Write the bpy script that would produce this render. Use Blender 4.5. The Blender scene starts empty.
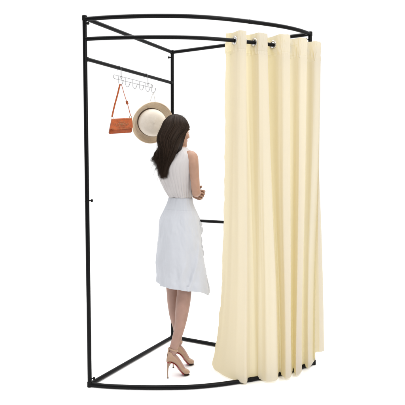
import bpy, bmesh, math, random
from mathutils import Vector, Matrix, noise

random.seed(7)
PI = math.pi
S = bpy.context.scene
COL = S.collection

# ------------------------------------------------------------------ camera
F_PX, CXP, HOR, CAMH = 528.0, 202.5, 171.5, 1.277
cam_d = bpy.data.cameras.new("camera")
cam_d.sensor_width = 36.0
cam_d.lens = 36.0 * F_PX / 405.0
cam_d.shift_y = -(202.5 - HOR) / 405.0
cam_d.clip_start = 0.05
cam_d.clip_end = 500
cam = bpy.data.objects.new("camera", cam_d)
cam.location = (0, 0, CAMH)
cam.rotation_euler = (PI / 2, 0, 0)
COL.objects.link(cam)
S.camera = cam

# ------------------------------------------------------------------ white studio surround
W = bpy.data.worlds.new("World")
S.world = W
W.use_nodes = True
wn, wl = W.node_tree.nodes, W.node_tree.links
bg = wn["Background"]
tc = wn.new("ShaderNodeTexCoord")
sx = wn.new("ShaderNodeSeparateXYZ")
rp = wn.new("ShaderNodeValToRGB")
rp.color_ramp.elements[0].position = 0.0
rp.color_ramp.elements[0].color = (0.11, 0.113, 0.12, 1)
rp.color_ramp.elements[1].position = 0.42
rp.color_ramp.elements[1].color = (1.0, 1.0, 1.0, 1)
mr = wn.new("ShaderNodeMapRange")
mr.inputs["From Min"].default_value = -1
mr.inputs["From Max"].default_value = 1
wl.new(tc.outputs["Generated"], sx.inputs[0])
wl.new(sx.outputs["Y"], mr.inputs["Value"])
wl.new(mr.outputs[0], rp.inputs[0])
wl.new(rp.outputs[0], bg.inputs["Color"])
bg.inputs["Strength"].default_value = 1.06

def area(name, loc, target, size, power, color=(1, 1, 1)):
    d = bpy.data.lights.new(name, "AREA")
    d.shape = "RECTANGLE"
    d.size, d.size_y = size
    d.energy = power
    d.color = color
    o = bpy.data.objects.new(name, d)
    o.location = loc
    o.rotation_euler = (Vector(target) - Vector(loc)).to_track_quat("-Z", "Y").to_euler()
    COL.objects.link(o)
    return o

area("studio_softbox_right", (2.6, -0.2, 2.6), (0, 3.4, 1.0), (1.2, 1.6), 66, (1.0, 0.985, 0.96))
area("studio_softbox_overhead", (0.0, 3.2, 5.0), (0, 3.3, 0), (6.0, 6.0), 330)

S.view_settings.view_transform = "Standard"
S.view_settings.look = "None"
S.view_settings.exposure = 0
S.view_settings.gamma = 1

# ------------------------------------------------------------------ helpers
def at(x, y, Y):
    "pixel of the photograph plus distance -> world point"
    return Vector(((x - CXP) / F_PX * Y, Y, CAMH - (y - HOR) / F_PX * Y))

def tag(o, label=None, cat=None, group=None, kind=None):
    for k, v in (("label", label), ("category", cat), ("group", group), ("kind", kind)):
        if v:
            o[k] = v
    return o

def empty(name, loc):
    o = bpy.data.objects.new(name, None)
    o.location = loc
    o.empty_display_size = 0.05
    COL.objects.link(o)
    return o

def root_offset(p):
    v = Vector((0, 0, 0))
    while p is not None:
        v = v + Vector(p.location)
        p = p.parent
    return v

def link_mesh(name, me, mat, parent=None, smooth=True, auto=None):
    o = bpy.data.objects.new(name, me)
    COL.objects.link(o)
    if mat is not None:
        me.materials.append(mat)
    if smooth:
        me.polygons.foreach_set("use_smooth", [True] * len(me.polygons))
    if parent is not None:
        off = root_offset(parent)
        me.transform(Matrix.Translation(-off))
        o.parent = parent
    me.update()
    if auto is not None:
        me.set_sharp_from_angle(angle=math.radians(auto))
    return o

def obj(name, bm, mat, parent=None, smooth=True, auto=40, normals=True):
    if normals:
        bmesh.ops.recalc_face_normals(bm, faces=bm.faces[:])
    me = bpy.data.meshes.new(name)
    bm.to_mesh(me)
    bm.free()
    return link_mesh(name, me, mat, parent, smooth, auto)

def catmull(pts, n=8, closed=False):
    out = []
    N = len(pts)
    segs = N if closed else N - 1
    for i in range(segs):
        if closed:
            p0, p1, p2, p3 = (pts[(i - 1) % N], pts[i], pts[(i + 1) % N], pts[(i + 2) % N])
        else:
            p1, p2 = pts[i], pts[i + 1]
            p0 = pts[i - 1] if i > 0 else p1 * 2 - p2
            p3 = pts[i + 2] if i + 2 < N else p2 * 2 - p1
        for k in range(n):
            t = k / n
            out.append(0.5 * ((2 * p1) + (p2 - p0) * t + (2 * p0 - 5 * p1 + 4 * p2 - p3) * t * t
                              + (3 * p1 - p0 - 3 * p2 + p3) * t ** 3))
    if not closed:
        out.append(pts[-1].copy())
    return out

def lerp(a, b, t):
    return a + (b - a) * t

def sstep(a, b, x):
    t = max(0.0, min(1.0, (x - a) / (b - a)))
    return t * t * (3 - 2 * t)

def interp(tab, x):
    "piecewise smooth table lookup, tab sorted by key"
    if x <= tab[0][0]:
        return tab[0][1]
    for (a, va), (b, vb) in zip(tab, tab[1:]):
        if x <= b:
            return va + (vb - va) * (x - a) / (b - a)
    return tab[-1][1]

def crom(tab, x):
    "catmull-rom through (key, value) rows; value may be float or Vector"
    n = len(tab)
    if x <= tab[0][0]:
        return tab[0][1]
    if x >= tab[-1][0]:
        return tab[-1][1]
    for i in range(n - 1):
        if x <= tab[i + 1][0]:
            t = (x - tab[i][0]) / (tab[i + 1][0] - tab[i][0])
            p1, p2 = tab[i][1], tab[i + 1][1]
            p0 = tab[i - 1][1] if i > 0 else p1 * 2 - p2
            p3 = tab[i + 2][1] if i + 2 < n else p2 * 2 - p1
            return 0.5 * ((2 * p1) + (p2 - p0) * t + (2 * p0 - 5 * p1 + 4 * p2 - p3) * t * t
                          + (3 * p1 - p0 - 3 * p2 + p3) * t ** 3)

def loft(bm, rings, cap=True, closed=False):
    "rings: list of lists of Vectors, equal length"
    vr = [[bm.verts.new(p) for p in r] for r in rings]
    n = len(vr[0])
    m = len(vr)
    for i in range(m if closed else m - 1):
        a, b = vr[i], vr[(i + 1) % m]
        for k in range(n):
            bm.faces.new((a[k], a[(k + 1) % n], b[(k + 1) % n], b[k]))
    if cap and not closed:
        bm.faces.new(vr[0][::-1])
        bm.faces.new(vr[-1])
    return vr

def tube(bm, pts, radii, seg=16, cap=True, closed=False, flat=None, up=None):
    "tube along points with parallel-transported frames; flat=(a,b) scales the two axes"
    n = len(pts)
    if not hasattr(radii, "__len__"):
        radii = [radii] * n
    rings = []
    nrm = None
    for i in range(n):
        if closed:
            t = (pts[(i + 1) % n] - pts[(i - 1) % n]).normalized()
        else:
            t = (pts[min(i + 1, n - 1)] - pts[max(i - 1, 0)]).normalized()
        if nrm is None:
            ref = Vector(up) if up is not None else (Vector((0, 0, 1)) if abs(t.z) < 0.9 else Vector((1, 0, 0)))
            nrm = (ref - t * ref.dot(t)).normalized()
        else:
            nrm = (nrm - t * nrm.dot(t)).normalized()
        if up is not None:
            u = Vector(up)
            q = u - t * u.dot(t)
            if q.length > 0.05:
                nrm = q.normalized()
        b = t.cross(nrm)
        fa, fb = flat if flat else (1, 1)
        rings.append([pts[i] + nrm * math.cos(2 * PI * k / seg) * radii[i] * fa
                      + b * math.sin(2 * PI * k / seg) * radii[i] * fb for k in range(seg)])
    return loft(bm, rings, cap, closed)

def ball(bm, c, r, seg=16, mat=None):
    m = Matrix.Translation(c)
    if mat is not None:
        m = m @ mat
    if not hasattr(r, "__len__"):
        r = (r, r, r)
    bmesh.ops.create_uvsphere(bm, u_segments=seg, v_segments=max(8, seg * 2 // 3), radius=1,
                              matrix=m @ Matrix.Diagonal((r[0], r[1], r[2], 1)))

def torus(bm, c, axis, R, r, seg=28, sec=10):
    q = Vector(axis).normalized().to_track_quat("Z", "Y").to_matrix()
    rings = []
    for i in range(seg):
        a = 2 * PI * i / seg
        d = Vector((math.cos(a), math.sin(a), 0))
        rings.append([Vector(c) + q @ (d * (R + r * math.cos(2 * PI * k / sec)) + Vector((0, 0, 1)) * r * math.sin(2 * PI * k / sec))
                      for k in range(sec)])
    loft(bm, rings, closed=True)

def cyl(bm, a, b, r0, r1=None, seg=20, bev=0.0):
    r1 = r0 if r1 is None else r1
    a, b = Vector(a), Vector(b)
    if bev > 0:
        d = (b - a).normalized()
        pts = [a, a + d * 0.0001, a + d * bev, b - d * bev, b - d * 0.0001, b]
        tube(bm, pts, [r0 - bev, r0 - bev, r0, r1, r1 - bev, r1 - bev], seg)
    else:
        tube(bm, [a, b], [r0, r1], seg)

# ------------------------------------------------------------------ materials
def mat(name, col, rough=0.5, metal=0.0, spec=0.5, bump=None, var=None, sheen=0.0, coat=0.0, attr=None, sss=0.0):
    m = bpy.data.materials.new(name)
    m.use_nodes = True
    n, l = m.node_tree.nodes, m.node_tree.links
    b = n["Principled BSDF"]
    b.inputs["Base Color"].default_value = (*col, 1)
    b.inputs["Roughness"].default_value = rough
    b.inputs["Metallic"].default_value = metal
    b.inputs["Specular IOR Level"].default_value = spec
    if sheen:
        b.inputs["Sheen Weight"].default_value = sheen
    if coat:
        b.inputs["Coat Weight"].default_value = coat
    if sss:
        b.inputs["Subsurface Weight"].default_value = sss
        b.inputs["Subsurface Radius"].default_value = (0.02, 0.008, 0.004)
        b.inputs["Subsurface Scale"].default_value = 0.5
    t = n.new("ShaderNodeTexCoord")
    src = None
    if attr:
        a = n.new("ShaderNodeAttribute")
        a.attribute_name = attr
        src = a.outputs["Color"]
    if var:
        sc, amt = var
        nz = n.new("ShaderNodeTexNoise")
        nz.inputs["Scale"].default_value = sc
        nz.inputs["Detail"].default_value = 5
        l.new(t.outputs["Object"], nz.inputs["Vector"])
        hv = n.new("ShaderNodeHueSaturation")
        if src:
            l.new(src, hv.inputs["Color"])
        else:
            hv.inputs["Color"].default_value = (*col, 1)
        q = n.new("ShaderNodeMapRange")
        q.inputs["From Min"].default_value = 0.3
        q.inputs["From Max"].default_value = 0.7
        q.inputs["To Min"].default_value = 1 - amt
        q.inputs["To Max"].default_value = 1 + amt
        l.new(nz.outputs["Fac"], q.inputs["Value"])
        l.new(q.outputs[0], hv.inputs["Value"])
        src = hv.outputs["Color"]
    if src:
        l.new(src, b.inputs["Base Color"])
    if bump:
        sc, st, dist = bump
        nz = n.new("ShaderNodeTexNoise")
        nz.inputs["Scale"].default_value = sc
        nz.inputs["Detail"].default_value = 4
        l.new(t.outputs["Object"], nz.inputs["Vector"])
        bp = n.new("ShaderNodeBump")
        bp.inputs["Strength"].default_value = st
        bp.inputs["Distance"].default_value = dist
        l.new(nz.outputs["Fac"], bp.inputs["Height"])
        l.new(bp.outputs[0], b.inputs["Normal"])
    return m

M_black = mat("black powder coated steel", (0.0035, 0.0035, 0.004), 0.36, spec=0.13, bump=(900, 0.10, 0.0003), var=(30, 0.15))
M_plastic = mat("black plastic", (0.004, 0.004, 0.004), 0.5, spec=0.15, var=(40, 0.1))
M_chrome = mat("chromed wire", (0.42, 0.42, 0.43), 0.4, metal=1.0, var=(60, 0.06))
M_nickel = mat("brushed nickel", (0.60, 0.58, 0.55), 0.28, metal=1.0, var=(60, 0.08))
M_floor = mat("white studio floor", (0.93, 0.93, 0.93), 0.9, spec=0.0, var=(2, 0.01))
M_skin = mat("skin", (0.6, 0.38, 0.28), 0.48, spec=0.35, attr="skin", var=(22, 0.09), bump=(500, 0.08, 0.0004), sss=0.12)
M_hair = mat("dark brown hair", (0.03, 0.02, 0.015), 0.45, spec=0.12, attr="tint")
M_nude = mat("nude patent leather", (0.40, 0.255, 0.17), 0.3, spec=0.4, var=(40, 0.08), coat=0.2)
M_red = mat("red lacquer sole", (0.33, 0.012, 0.018), 0.35, var=(40, 0.08))
M_heelc = mat("nude heel lacquer", (0.34, 0.23, 0.16), 0.35, var=(40, 0.08))
M_dark = mat("dark leather tip", (0.05, 0.035, 0.03), 0.4, var=(40, 0.1))
M_brass = mat("aged brass", (0.50, 0.36, 0.18), 0.32, metal=1.0, var=(90, 0.1))

def fabric(name, col, weave, strength, transl=0.0, tcol=None, rough=0.85, sheen=0.1, wave=None, lace=None):
    m = mat(name, col, rough, spec=0.15, sheen=sheen)
    n, l = m.node_tree.nodes, m.node_tree.links
    b = n["Principled BSDF"]
    t = [x for x in n if x.type == "TEX_COORD"][0]
    nz = n.new("ShaderNodeTexNoise")
    nz.inputs["Scale"].default_value = weave
    nz.inputs["Detail"].default_value = 3
    mp = n.new("ShaderNodeMapping")
    mp.inputs["Scale"].default_value = (1, 1, 0.25)
    l.new(t.outputs["Object"], mp.inputs[0])
    l.new(mp.outputs[0], nz.inputs["Vector"])
    nz2 = n.new("ShaderNodeTexNoise")
    nz2.inputs["Scale"].default_value = 9
    nz2.inputs["Detail"].default_value = 5
    nz2.inputs["Distortion"].default_value = 0.6
    l.new(mp.outputs[0], nz2.inputs["Vector"])
    ad = n.new("ShaderNodeMath")
    ad.operation = "MULTIPLY_ADD"
    ad.inputs[1].default_value = 0.15
    l.new(nz.outputs["Fac"], ad.inputs[0])
    l.new(nz2.outputs["Fac"], ad.inputs[2])
    bp = n.new("ShaderNodeBump")
    bp.inputs["Strength"].default_value = strength
    bp.inputs["Distance"].default_value = 0.006
    l.new(ad.outputs[0], bp.inputs["Height"])
    l.new(bp.outputs[0], b.inputs["Normal"])
    # gentle thread colour variation
    hv = n.new("ShaderNodeHueSaturation")
    hv.inputs["Color"].default_value = (*col, 1)
    q = n.new("ShaderNodeMapRange")
    q.inputs["To Min"].default_value = 0.96
    q.inputs["To Max"].default_value = 1.04
    l.new(nz.outputs["Fac"], q.inputs["Value"])
    l.new(q.outputs[0], hv.inputs["Value"])
    l.new(hv.outputs[0], b.inputs["Base Color"])
    if transl:
        tr = n.new("ShaderNodeBsdfTranslucent")
        tr.inputs["Color"].default_value = (*(tcol or col), 1)
        l.new(bp.outputs[0], tr.inputs["Normal"])
        mx = n.new("ShaderNodeMixShader")
        mx.inputs[0].default_value = transl
        out = [x for x in n if x.type == "OUTPUT_MATERIAL"][0]
        l.new(b.outputs[0], mx.inputs[1])
        l.new(tr.outputs[0], mx.inputs[2])
        l.new(mx.outputs[0], out.inputs["Surface"])
    return m

M_curtain = fabric("cream curtain cloth", (0.555, 0.555, 0.595), 700, 0.16, 0.45, (1.0, 0.835, 0.385), sheen=0.05, rough=0.55)
M_skirt = fabric("white skirt crepe", (0.55, 0.565, 0.605), 1200, 0.12, 0.06)
M_blouse = fabric("off white pleated chiffon", (0.575, 0.545, 0.54), 900, 0.15, 0.10)

# ------------------------------------------------------------------ floor
bm = bmesh.new()
bmesh.ops.create_circle(bm, cap_ends=True, segments=128, radius=4.6, matrix=Matrix.Translation((0, 3.2, 0)))
tag(obj("floor", bm, M_floor, smooth=False), kind="structure")

# ------------------------------------------------------------------ frame
ZB, ZT, ZR, TR = 0.0125, 2.1875, 2.063, 0.0125
LB, LT = Vector((-0.669, 3.133, 0)), Vector((-0.700, 3.133, 0))
BB, BT = Vector((-0.229, 4.034, 0)), Vector((-0.231, 4.034, 0))
RB, RT = Vector((0.735, 3.496, 0)), Vector((0.712, 3.496, 0))

def zed(v, z):
    return Vector((v.x, v.y, z))

def post_at(b, t, z):
    k = (z - ZB) / (ZT - ZB)
    return zed(lerp(b, t, k), z)

ARC_MID = [(-0.545, 3.108), (-0.396, 3.094), (-0.249, 3.090), (-0.073, 3.098), (0.104, 3.137), (0.288, 3.207), (0.482, 3.300), (0.615, 3.392)]

def arc_pts(z, n=10):
    k = (z - ZB) / (ZT - ZB)
    off = lerp(0.0, -0.006, k)
    a = post_at(LB, LT, z)
    b = post_at(RB, RT, z)
    pts = [a] + [Vector((x + off, y, z)) for x, y in ARC_MID] + [b]
    if z > 2.15:                       # the left corner sits a touch low
        for i, dz in enumerate((0.006, 0.003, 0.001)):
            pts[i] = pts[i] - Vector((0, 0, dz))
    return catmull(pts, n)

frame = empty("fitting_room_frame", (BB.x, BB.y, 0))
tag(frame, "black tubular steel quarter-round changing room frame with three posts standing on the white floor", "frame")

def knob(p, d, parent, L=0.020):
    bm = bmesh.new()
    d = Vector(d).normalized()
    cyl(bm, p, p + d * (TR + L * 0.55), 0.0038, seg=12)
    a = p + d * (TR + L * 0.45)
    tube(bm, [a, a + d * 0.001, a + d * 0.005, a + d * 0.011, a + d * 0.0125], [0.004, 0.0075, 0.0088, 0.0080, 0.004], 16)
    return obj("bolt", bm, M_plastic, parent)

def bar(name, pts, r=TR, seg=24):
    bm = bmesh.new()
    tube(bm, pts, r, seg)
    return obj(name, bm, M_black, frame)

posts = []
for (b, t) in ((LB, LT), (BB, BT), (RB, RT)):
    pts = [post_at(b, t, z) for z in (0.004, 0.5, 1.094, 1.1, 1.6, ZT + 0.010)]
    bm = bmesh.new()
    tube(bm, pts, TR, 24)
    p = obj("post", bm, M_black, frame)
    posts.append(p)
    # joint sleeve half way up where two lengths plug together
    bm = bmesh.new()
    cyl(bm, post_at(b, t, 1.098), post_at(b, t, 1.101), TR + 0.0006, seg=24)
    obj("joint_ring", bm, M_plastic, p)
    for z0, z1 in ((0.0, 0.030), (ZT - 0.014, ZT + 0.0145)):
        bm = bmesh.new()
        cyl(bm, post_at(b, t, z0), post_at(b, t, z1), TR + 0.0028, seg=24, bev=0.002)
        obj("corner_cap", bm, M_plastic, p)

fdir_L = (BB - LB).normalized()
fdir_R = (RB - BB).normalized()
knob(post_at(LB, LT, 1.104), (1, 0.1, 0), posts[0])
knob(post_at(LB, LT, ZT - 0.034), (0.8, -0.4, 0), posts[0], 0.014)
knob(post_at(BB, BT, ZT - 0.040), (-1, -0.2, 0), posts[1], 0.018)
knob(post_at(RB, RT, ZT - 0.036), (-1, -0.15, 0), posts[2], 0.018)
knob(post_at(RB, RT, 1.104), (-1, 0.1, 0), posts[2])
knob(post_at(BB, BT, 1.104), (-1, 0.1, 0), posts[1])
knob(post_at(LB, LT, 0.045), (1, 0.45, 0), posts[0], 0.016)

def between(a, b, z, gap=TR):
    p, q = zed(a, z), zed(b, z)
    d = (q - p).normalized()
    return [p + d * gap * 0.7, lerp(p, q, 0.5), q - d * gap * 0.7]

bar("top_side_rail", between(LT, BT, ZT))
bar("top_side_rail", between(BT, RT, ZT))
bar("bottom_side_rail", between(LB, BB, ZB + 0.002))
bar("bottom_side_rail", between(BB, RB, ZB + 0.002))
bar("front_top_rail", arc_pts(ZT))
bar("front_bottom_rail", arc_pts(ZB + 0.001))
bar("curtain_rail", arc_pts(ZR), 0.0115)
bar("hanging_rail", [post_at(LB, LT, 1.947), post_at(BB, BT, 1.953)], 0.0115)
bar("middle_rail", [post_at(BB, BT, 0.911), post_at(RB, RT, 0.911)], 0.0105)
for pt, z, ax in ((LT, 1.947, fdir_L), (BT, 1.953, fdir_L)):
    s = 1 if pt is LT else -1
    c = post_at(LB, LT, z) if pt is LT else post_at(BB, BT, z)
    bm = bmesh.new()
    cyl(bm, c + ax * s * (TR - 0.002), c + ax * s * (TR + 0.016), 0.0135, seg=20, bev=0.0015)
    obj("rail_socket", bm, M_plastic, frame)
c = post_at(BB, BT, 0.911)
bm = bmesh.new()
cyl(bm, c + fdir_R * (TR - 0.002), c + fdir_R * (TR + 0.016), 0.0125, seg=20, bev=0.0015)
obj("rail_socket", bm, M_plastic, frame)
# connector sleeves on the two curved rails
for z in (ZT, ZB + 0.001):
    A = arc_pts(z, 10)
    i = 60
    bm = bmesh.new()
    tube(bm, A[i:i + 2], TR + 0.0007, 24)
    obj("joint_ring", bm, M_plastic, frame)

# ------------------------------------------------------------------ curtain
RAIL = arc_pts(ZR, 24)
RAILL = [0.0]
for a, b in zip(RAIL, RAIL[1:]):
    RAILL.append(RAILL[-1] + (b - a).length)

def rail_at(s):
    if s >= RAILL[-1]:
        d = (RAIL[-1] - RAIL[-4]).normalized()
        return RAIL[-1] + d * (s - RAILL[-1]), d
    for i in range(len(RAIL) - 1):
        if s <= RAILL[i + 1]:
            t = (s - RAILL[i]) / (RAILL[i + 1] - RAILL[i])
            return lerp(RAIL[i], RAIL[i + 1], t), (RAIL[i + 1] - RAIL[i]).normalized()

S0 = None
for i, p in enumerate(RAIL):
    if CXP + F_PX * p.x / p.y >= 229.5:
        S0 = RAILL[i]
        break
UMAX = 4.95
PITCH = (RAILL[-1] + 0.006 - S0) / (UMAX - 0.2)
def smap(u):
    return S0 + (u - 0.06) * PITCH
def top_pt(u):
    p, d = rail_at(smap(u))
    n = Vector((d.y, -d.x, 0))          # outward, towards the viewer
    a = -math.cos(2 * PI * u + 0.55 * math.sin(2 * PI * u) * sstep(0.3, 1.2, u))
    amp = 0.046 * (1 + 0.10 * math.sin(3.1 * u + 1))
    out = sstep(1.95, 2.45, u)          # past the third pleat the cloth rides on the outer side of the rail
    w = math.copysign(abs(a) ** 0.9, a) * lerp(amp, 0.036, out) + out * lerp(0.046, 0.054, sstep(3.5, 4.9, u))
    sh = -0.008 * math.sin(4 * PI * u)   # folds bell out a little
    return p + n * w - d * sh

def floor_pt(x, y, z=0.014):
    Y = (CAMH - z) * F_PX / (y - HOR)
    return Vector(((x - CXP) / F_PX * Y, Y, z))

BOT = [(0.0, floor_pt(211.5, 364.5)), (0.10, floor_pt(214.5, 370)), (0.24, floor_pt(225, 376.5)), (0.42, floor_pt(238, 381.5)), (0.58, floor_pt(247.5, 383.2)), (0.70, floor_pt(249.3, 379.5)), (0.84, floor_pt(251.5, 377.3)),
       (1.0, floor_pt(255, 377.0)), (1.25, floor_pt(260.5, 379.0)), (1.45, floor_pt(268, 381.5)), (1.70, floor_pt(277.5, 380)), (1.90, floor_pt(279, 374.5)),
       (2.1, floor_pt(280.5, 374)), (2.35, floor_pt(284, 378)), (2.60, floor_pt(291, 377)), (2.85, floor_pt(292.5, 371)), (3.0, floor_pt(293.5, 370)),
       (3.3, floor_pt(296, 374.5)), (3.6, floor_pt(301.5, 372)), (3.85, floor_pt(302, 366.5)), (4.05, floor_pt(304, 365.5)), (4.3, floor_pt(308, 367.5)),
       (4.56, at(313.4, 362, 3.445)), (4.63, at(314.6, 359, 3.42)), (4.67, at(315.3, 353.5, 3.42)), (4.74, at(317, 352.3, 3.41)), (4.84, at(320, 352, 3.405)), (4.95, at(324, 351.5, 3.43))]

Z_TOP = ZR + 0.052
def curtain_pt(u, v):
    "v: 0 top edge, 1 hem"
    T = top_pt(u)
    B = crom(BOT, u)
    z = lerp(Z_TOP, B.z, v)
    flare = 1 - sstep(0.15, 1.0, u)
    k = lerp(sstep(0, 1, v) * 0.35 + v * 0.65, 0.22 * v + 0.78 * v ** 6, flare)
    x = lerp(T.x, B.x, k)
    y = lerp(T.y, B.y, k)
    # loose irregular drape between the pleats
    mid = math.sin(PI * min(1, v * 1.05)) if v < 0.95 else 0.0
    nx = noise.noise(Vector((u * 2.3, v * 1.6, 3.1))) * 0.012 * (0.25 + v)
    ny = noise.noise(Vector((u * 3.4, v * 2.2, 9.7))) * 0.014 * (0.25 + v)
    fx = noise.noise(Vector((u * 9.0, v * 2.0, 1.7))) * 0.004 * (0.5 + v) + noise.noise(Vector((u * 21.0, v * 3.0, 6.7))) * 0.0007
    edge = 1.0 if u > 0.12 else u / 0.12
    rip = (1 - edge) * 0.0055 * noise.noise(Vector((0.3, 0.7, v * 42))) * (1 if v < 0.93 else 0.4)
    x += nx + fx + rip
    y += ny + fx
    zz = z + noise.noise(Vector((u * 5, 0.3, v))) * 0.004 * (1 if v > 0.9 or v < 0.02 else 0)
    # puckered headband above/below the rail
    if v < 0.06:
        q = noise.noise(Vector((u * 22, v * 60, 5.5))) * 0.004
        x += q
        y += q
        zz += q * 0.6
    # stitched hems
    for v0, w0 in ((0.982, 0.0012), (0.052, 0.0012)):
        y += 0.0016 * math.exp(-((v - v0) / w0) ** 2)
    return Vector((x, y, zz))

curtain = empty("curtain", (0.45, 3.3, 0))
tag(curtain, "cream fabric curtain hanging in deep vertical pleats from ring eyelets on the curved black rail", "curtain")
NU, NV = 430, 330
vs = []
for j in range(NV + 1):
    t = j / NV
    v = t * 0.07 / 0.22 if t < 0.22 else 0.07 + (t - 0.22) / 0.78 * 0.93
    vs.append(v)
holes = []
def rail_side(u):
    p, d = rail_at(smap(u))
    return (top_pt(u) - p).dot(Vector((d.y, -d.x, 0)))
k = 0.05
while k < UMAX - 0.1:
    k += 0.005
    if rail_side(k) * rail_side(k - 0.005) > 0:
        continue
    c = top_pt(k)
    d = (top_pt(k + 0.01) - top_pt(k - 0.01)).normalized()
    holes.append((k, Vector((c.x, c.y, ZR)), d))
bm = bmesh.new()
grid = [[bm.verts.new(curtain_pt(UMAX * i / NU, v)) for i in range(NU + 1)] for v in vs]
for j in range(NV):
    for i in range(NU):
        um = UMAX * (i + 0.5) / NU
        q = (grid[j][i].co + grid[j + 1][i + 1].co) / 2
        skip = False
        if vs[j] < 0.07:
            for hu, hc, hd in holes:
                if abs(um - hu) < 0.25 and (q - hc).length < 0.0215:
                    skip = True
                    break
        if not skip:
            bm.faces.new((grid[j][i], grid[j][i + 1], grid[j + 1][i + 1], grid[j + 1][i]))
cl = obj("cloth", bm, M_curtain, curtain, auto=None, normals=False)
for hu, hc, hd in holes:
    bm = bmesh.new()
    ax = Vector((hd.y, -hd.x, 0))
    q = ax.to_track_quat("Z", "Y").to_matrix()
    prof = [(0.0178, 0.0026), (0.0192, 0.0036), (0.0215, 0.0040), (0.0250, 0.0034), (0.0275, 0.0022), (0.0280, 0.0),
            (0.0275, -0.0022), (0.0250, -0.0034), (0.0215, -0.0040), (0.0192, -0.0036), (0.0178, -0.0026)]
    rings = []
    for i in range(36):
        a = 2 * PI * i / 36
        rings.append([hc + q @ Vector((math.cos(a) * r, math.sin(a) * r, h)) for r, h in prof])
    loft(bm, rings, closed=True)
    obj("eyelet", bm, M_nickel, curtain, auto=60)

# ------------------------------------------------------------------ hook rack on the hanging rail
HL, HR = post_at(LB, LT, 1.947), post_at(BB, BT, 1.953)
hd = (HR - HL).normalized()
hn = Vector((hd.y, -hd.x, 0)).normalized()     # towards the inside of the cabin / right
def hang(t, dz=0, dn=0):
    return lerp(HL, HR, t) + hn * dn + Vector((0, 0, dz))

def t_at(px):
    k = (px - CXP) / F_PX
    return (k * HL.y - HL.x) / ((HR.x - HL.x) - k * (HR.y - HL.y))

rack = empty("hook_rack", hang(t_at(132), -0.09))
tag(rack, "thin silver wire rack of small hooks hung over the upper black side rail", "hook rack")
WR = 0.0019
T0, T1 = t_at(112.5), t_at(149.5)
NRM = 0.017
# over-the-rail hangers
for px in (119, 146):
    t = t_at(px)
    bm = bmesh.new()
    pts = [hang(t, -0.014, -0.016), hang(t, 0.0, -0.0145), hang(t, 0.010, -0.010), hang(t, 0.0145, 0.0), hang(t, 0.010, 0.010),
           hang(t, 0.0, 0.0145), hang(t, -0.03, 0.0165), hang(t, -0.078, NRM)]
    tube(bm, catmull(pts, 6), WR * 1.15, 8)
    obj("hanger", bm, M_chrome, rack)
    bm = bmesh.new()
    torus(bm, hang(t, -0.060, NRM + 0.002), hn, 0.0085, WR * 0.9, 20, 8)
    obj("scroll", bm, M_chrome, rack)
for dz in (-0.056, -0.080):
    bm = bmesh.new()
    tube(bm, [hang(lerp(T0, T1, i / 6), dz, NRM) for i in range(7)], WR, 8)
    obj("cross_wire", bm, M_chrome, rack)
for s, T in ((-1, T0), (1, T1)):
    bm = bmesh.new()
    e = hd * s
    c = hang(T, -0.068, NRM)
    pts = [c + Vector((0, 0, 0.012)), c + e * 0.010 + Vector((0, 0, 0.009)), c + e * 0.015, c + e * 0.010 - Vector((0, 0, 0.009)), c - Vector((0, 0, 0.012))]
    tube(bm, catmull(pts, 5), WR, 8)
    obj("end_loop", bm, M_chrome, rack)
hooks = []
for i, px in enumerate((116.3, 123.3, 130.5, 137.2, 143.6, 149.2)):
    t = t_at(px)
    c = hang(t, -0.056, NRM)
    bm = bmesh.new()
    Z = Vector((0, 0, 1))
    pts = [c, c - Z * 0.024 + hn * 0.002, c - Z * 0.046 + hn * 0.003, c - Z * 0.060 + hn * 0.012, c - Z * 0.060 + hn * 0.024, c - Z * 0.046 + hn * 0.034, c - Z * 0.034 + hn * 0.037]
    tube(bm, catmull(pts, 6), WR * 1.1, 8)
    ball(bm, c - Z * 0.032 + hn * 0.0375, 0.0034, 10)
    obj("hook", bm, M_chrome, rack)
    hooks.append(c - Z * 0.0605 + hn * 0.018)

# ------------------------------------------------------------------ handbag
def leather(name, col, col2):
    m = mat(name, col, 0.42, spec=0.2, bump=(260, 0.4, 0.001), var=(45, 0.22))
    return m
M_bag = leather("tan orange leather", (0.40, 0.088, 0.022), None)
M_bagd = leather("darker tan leather", (0.31, 0.065, 0.018), None)
M_emb = mat("embossed tooled leather", (0.36, 0.15, 0.06), 0.4, bump=(400, 0.6, 0.001), var=(120, 0.25))

hk = hooks[0]
yaw = math.radians(24)
ex = Vector((math.cos(yaw), math.sin(yaw), 0))     # along the bag
ey = Vector((-math.sin(yaw), math.cos(yaw), 0))    # away from the viewer
bagc = Vector((hk.x + 0.003, hk.y, 0))
PM = hk.y / F_PX
z_of = lambda y: CAMH - (y - HOR) * PM
bag = empty("handbag", (bagc.x, bagc.y, z_of(133)))
tag(bag, "small tan orange leather handbag hanging by its strap from the wire hook rack", "handbag")
def bp_(a, d, z, roll=-0.05):
    return bagc + ex * a + ey * d + Vector((0, 0, z - roll * 0 + 0.09 * a))
ztop, zbot = z_of(118.8), z_of(133.2)
Hh = ztop - zbot
def rbox(bm, prof, nz=10):
    "prof: list of (z, halfwidth, centre shift, halfdepth)"
    rings = []
    for z, hw, cs, hdp in prof:
        r = []
        for k in range(40):
            a = 2 * PI * k / 40
            c_, s_ = math.cos(a), math.sin(a)
            r.append(bp_(cs + hw * math.copysign(abs(c_) ** 0.35, c_), hdp * math.copysign(abs(s_) ** 0.6, s_), z))
        rings.append(r)
    loft(bm, rings)
bm = bmesh.new()
pr = []
for i in range(13):
    t = i / 12
    pr.append((lerp(zbot, ztop, t), lerp(0.077, 0.064, t) * (1 - 0.08 * (1 - min(1, t * 8)) ** 2), lerp(-0.006, 0.0, t),
               lerp(0.024, 0.012, t) * (1 - 0.4 * (1 - min(1, t * 8)) ** 2)))
rbox(bm, pr)
obj("body", bm, M_bagd, bag)
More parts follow.
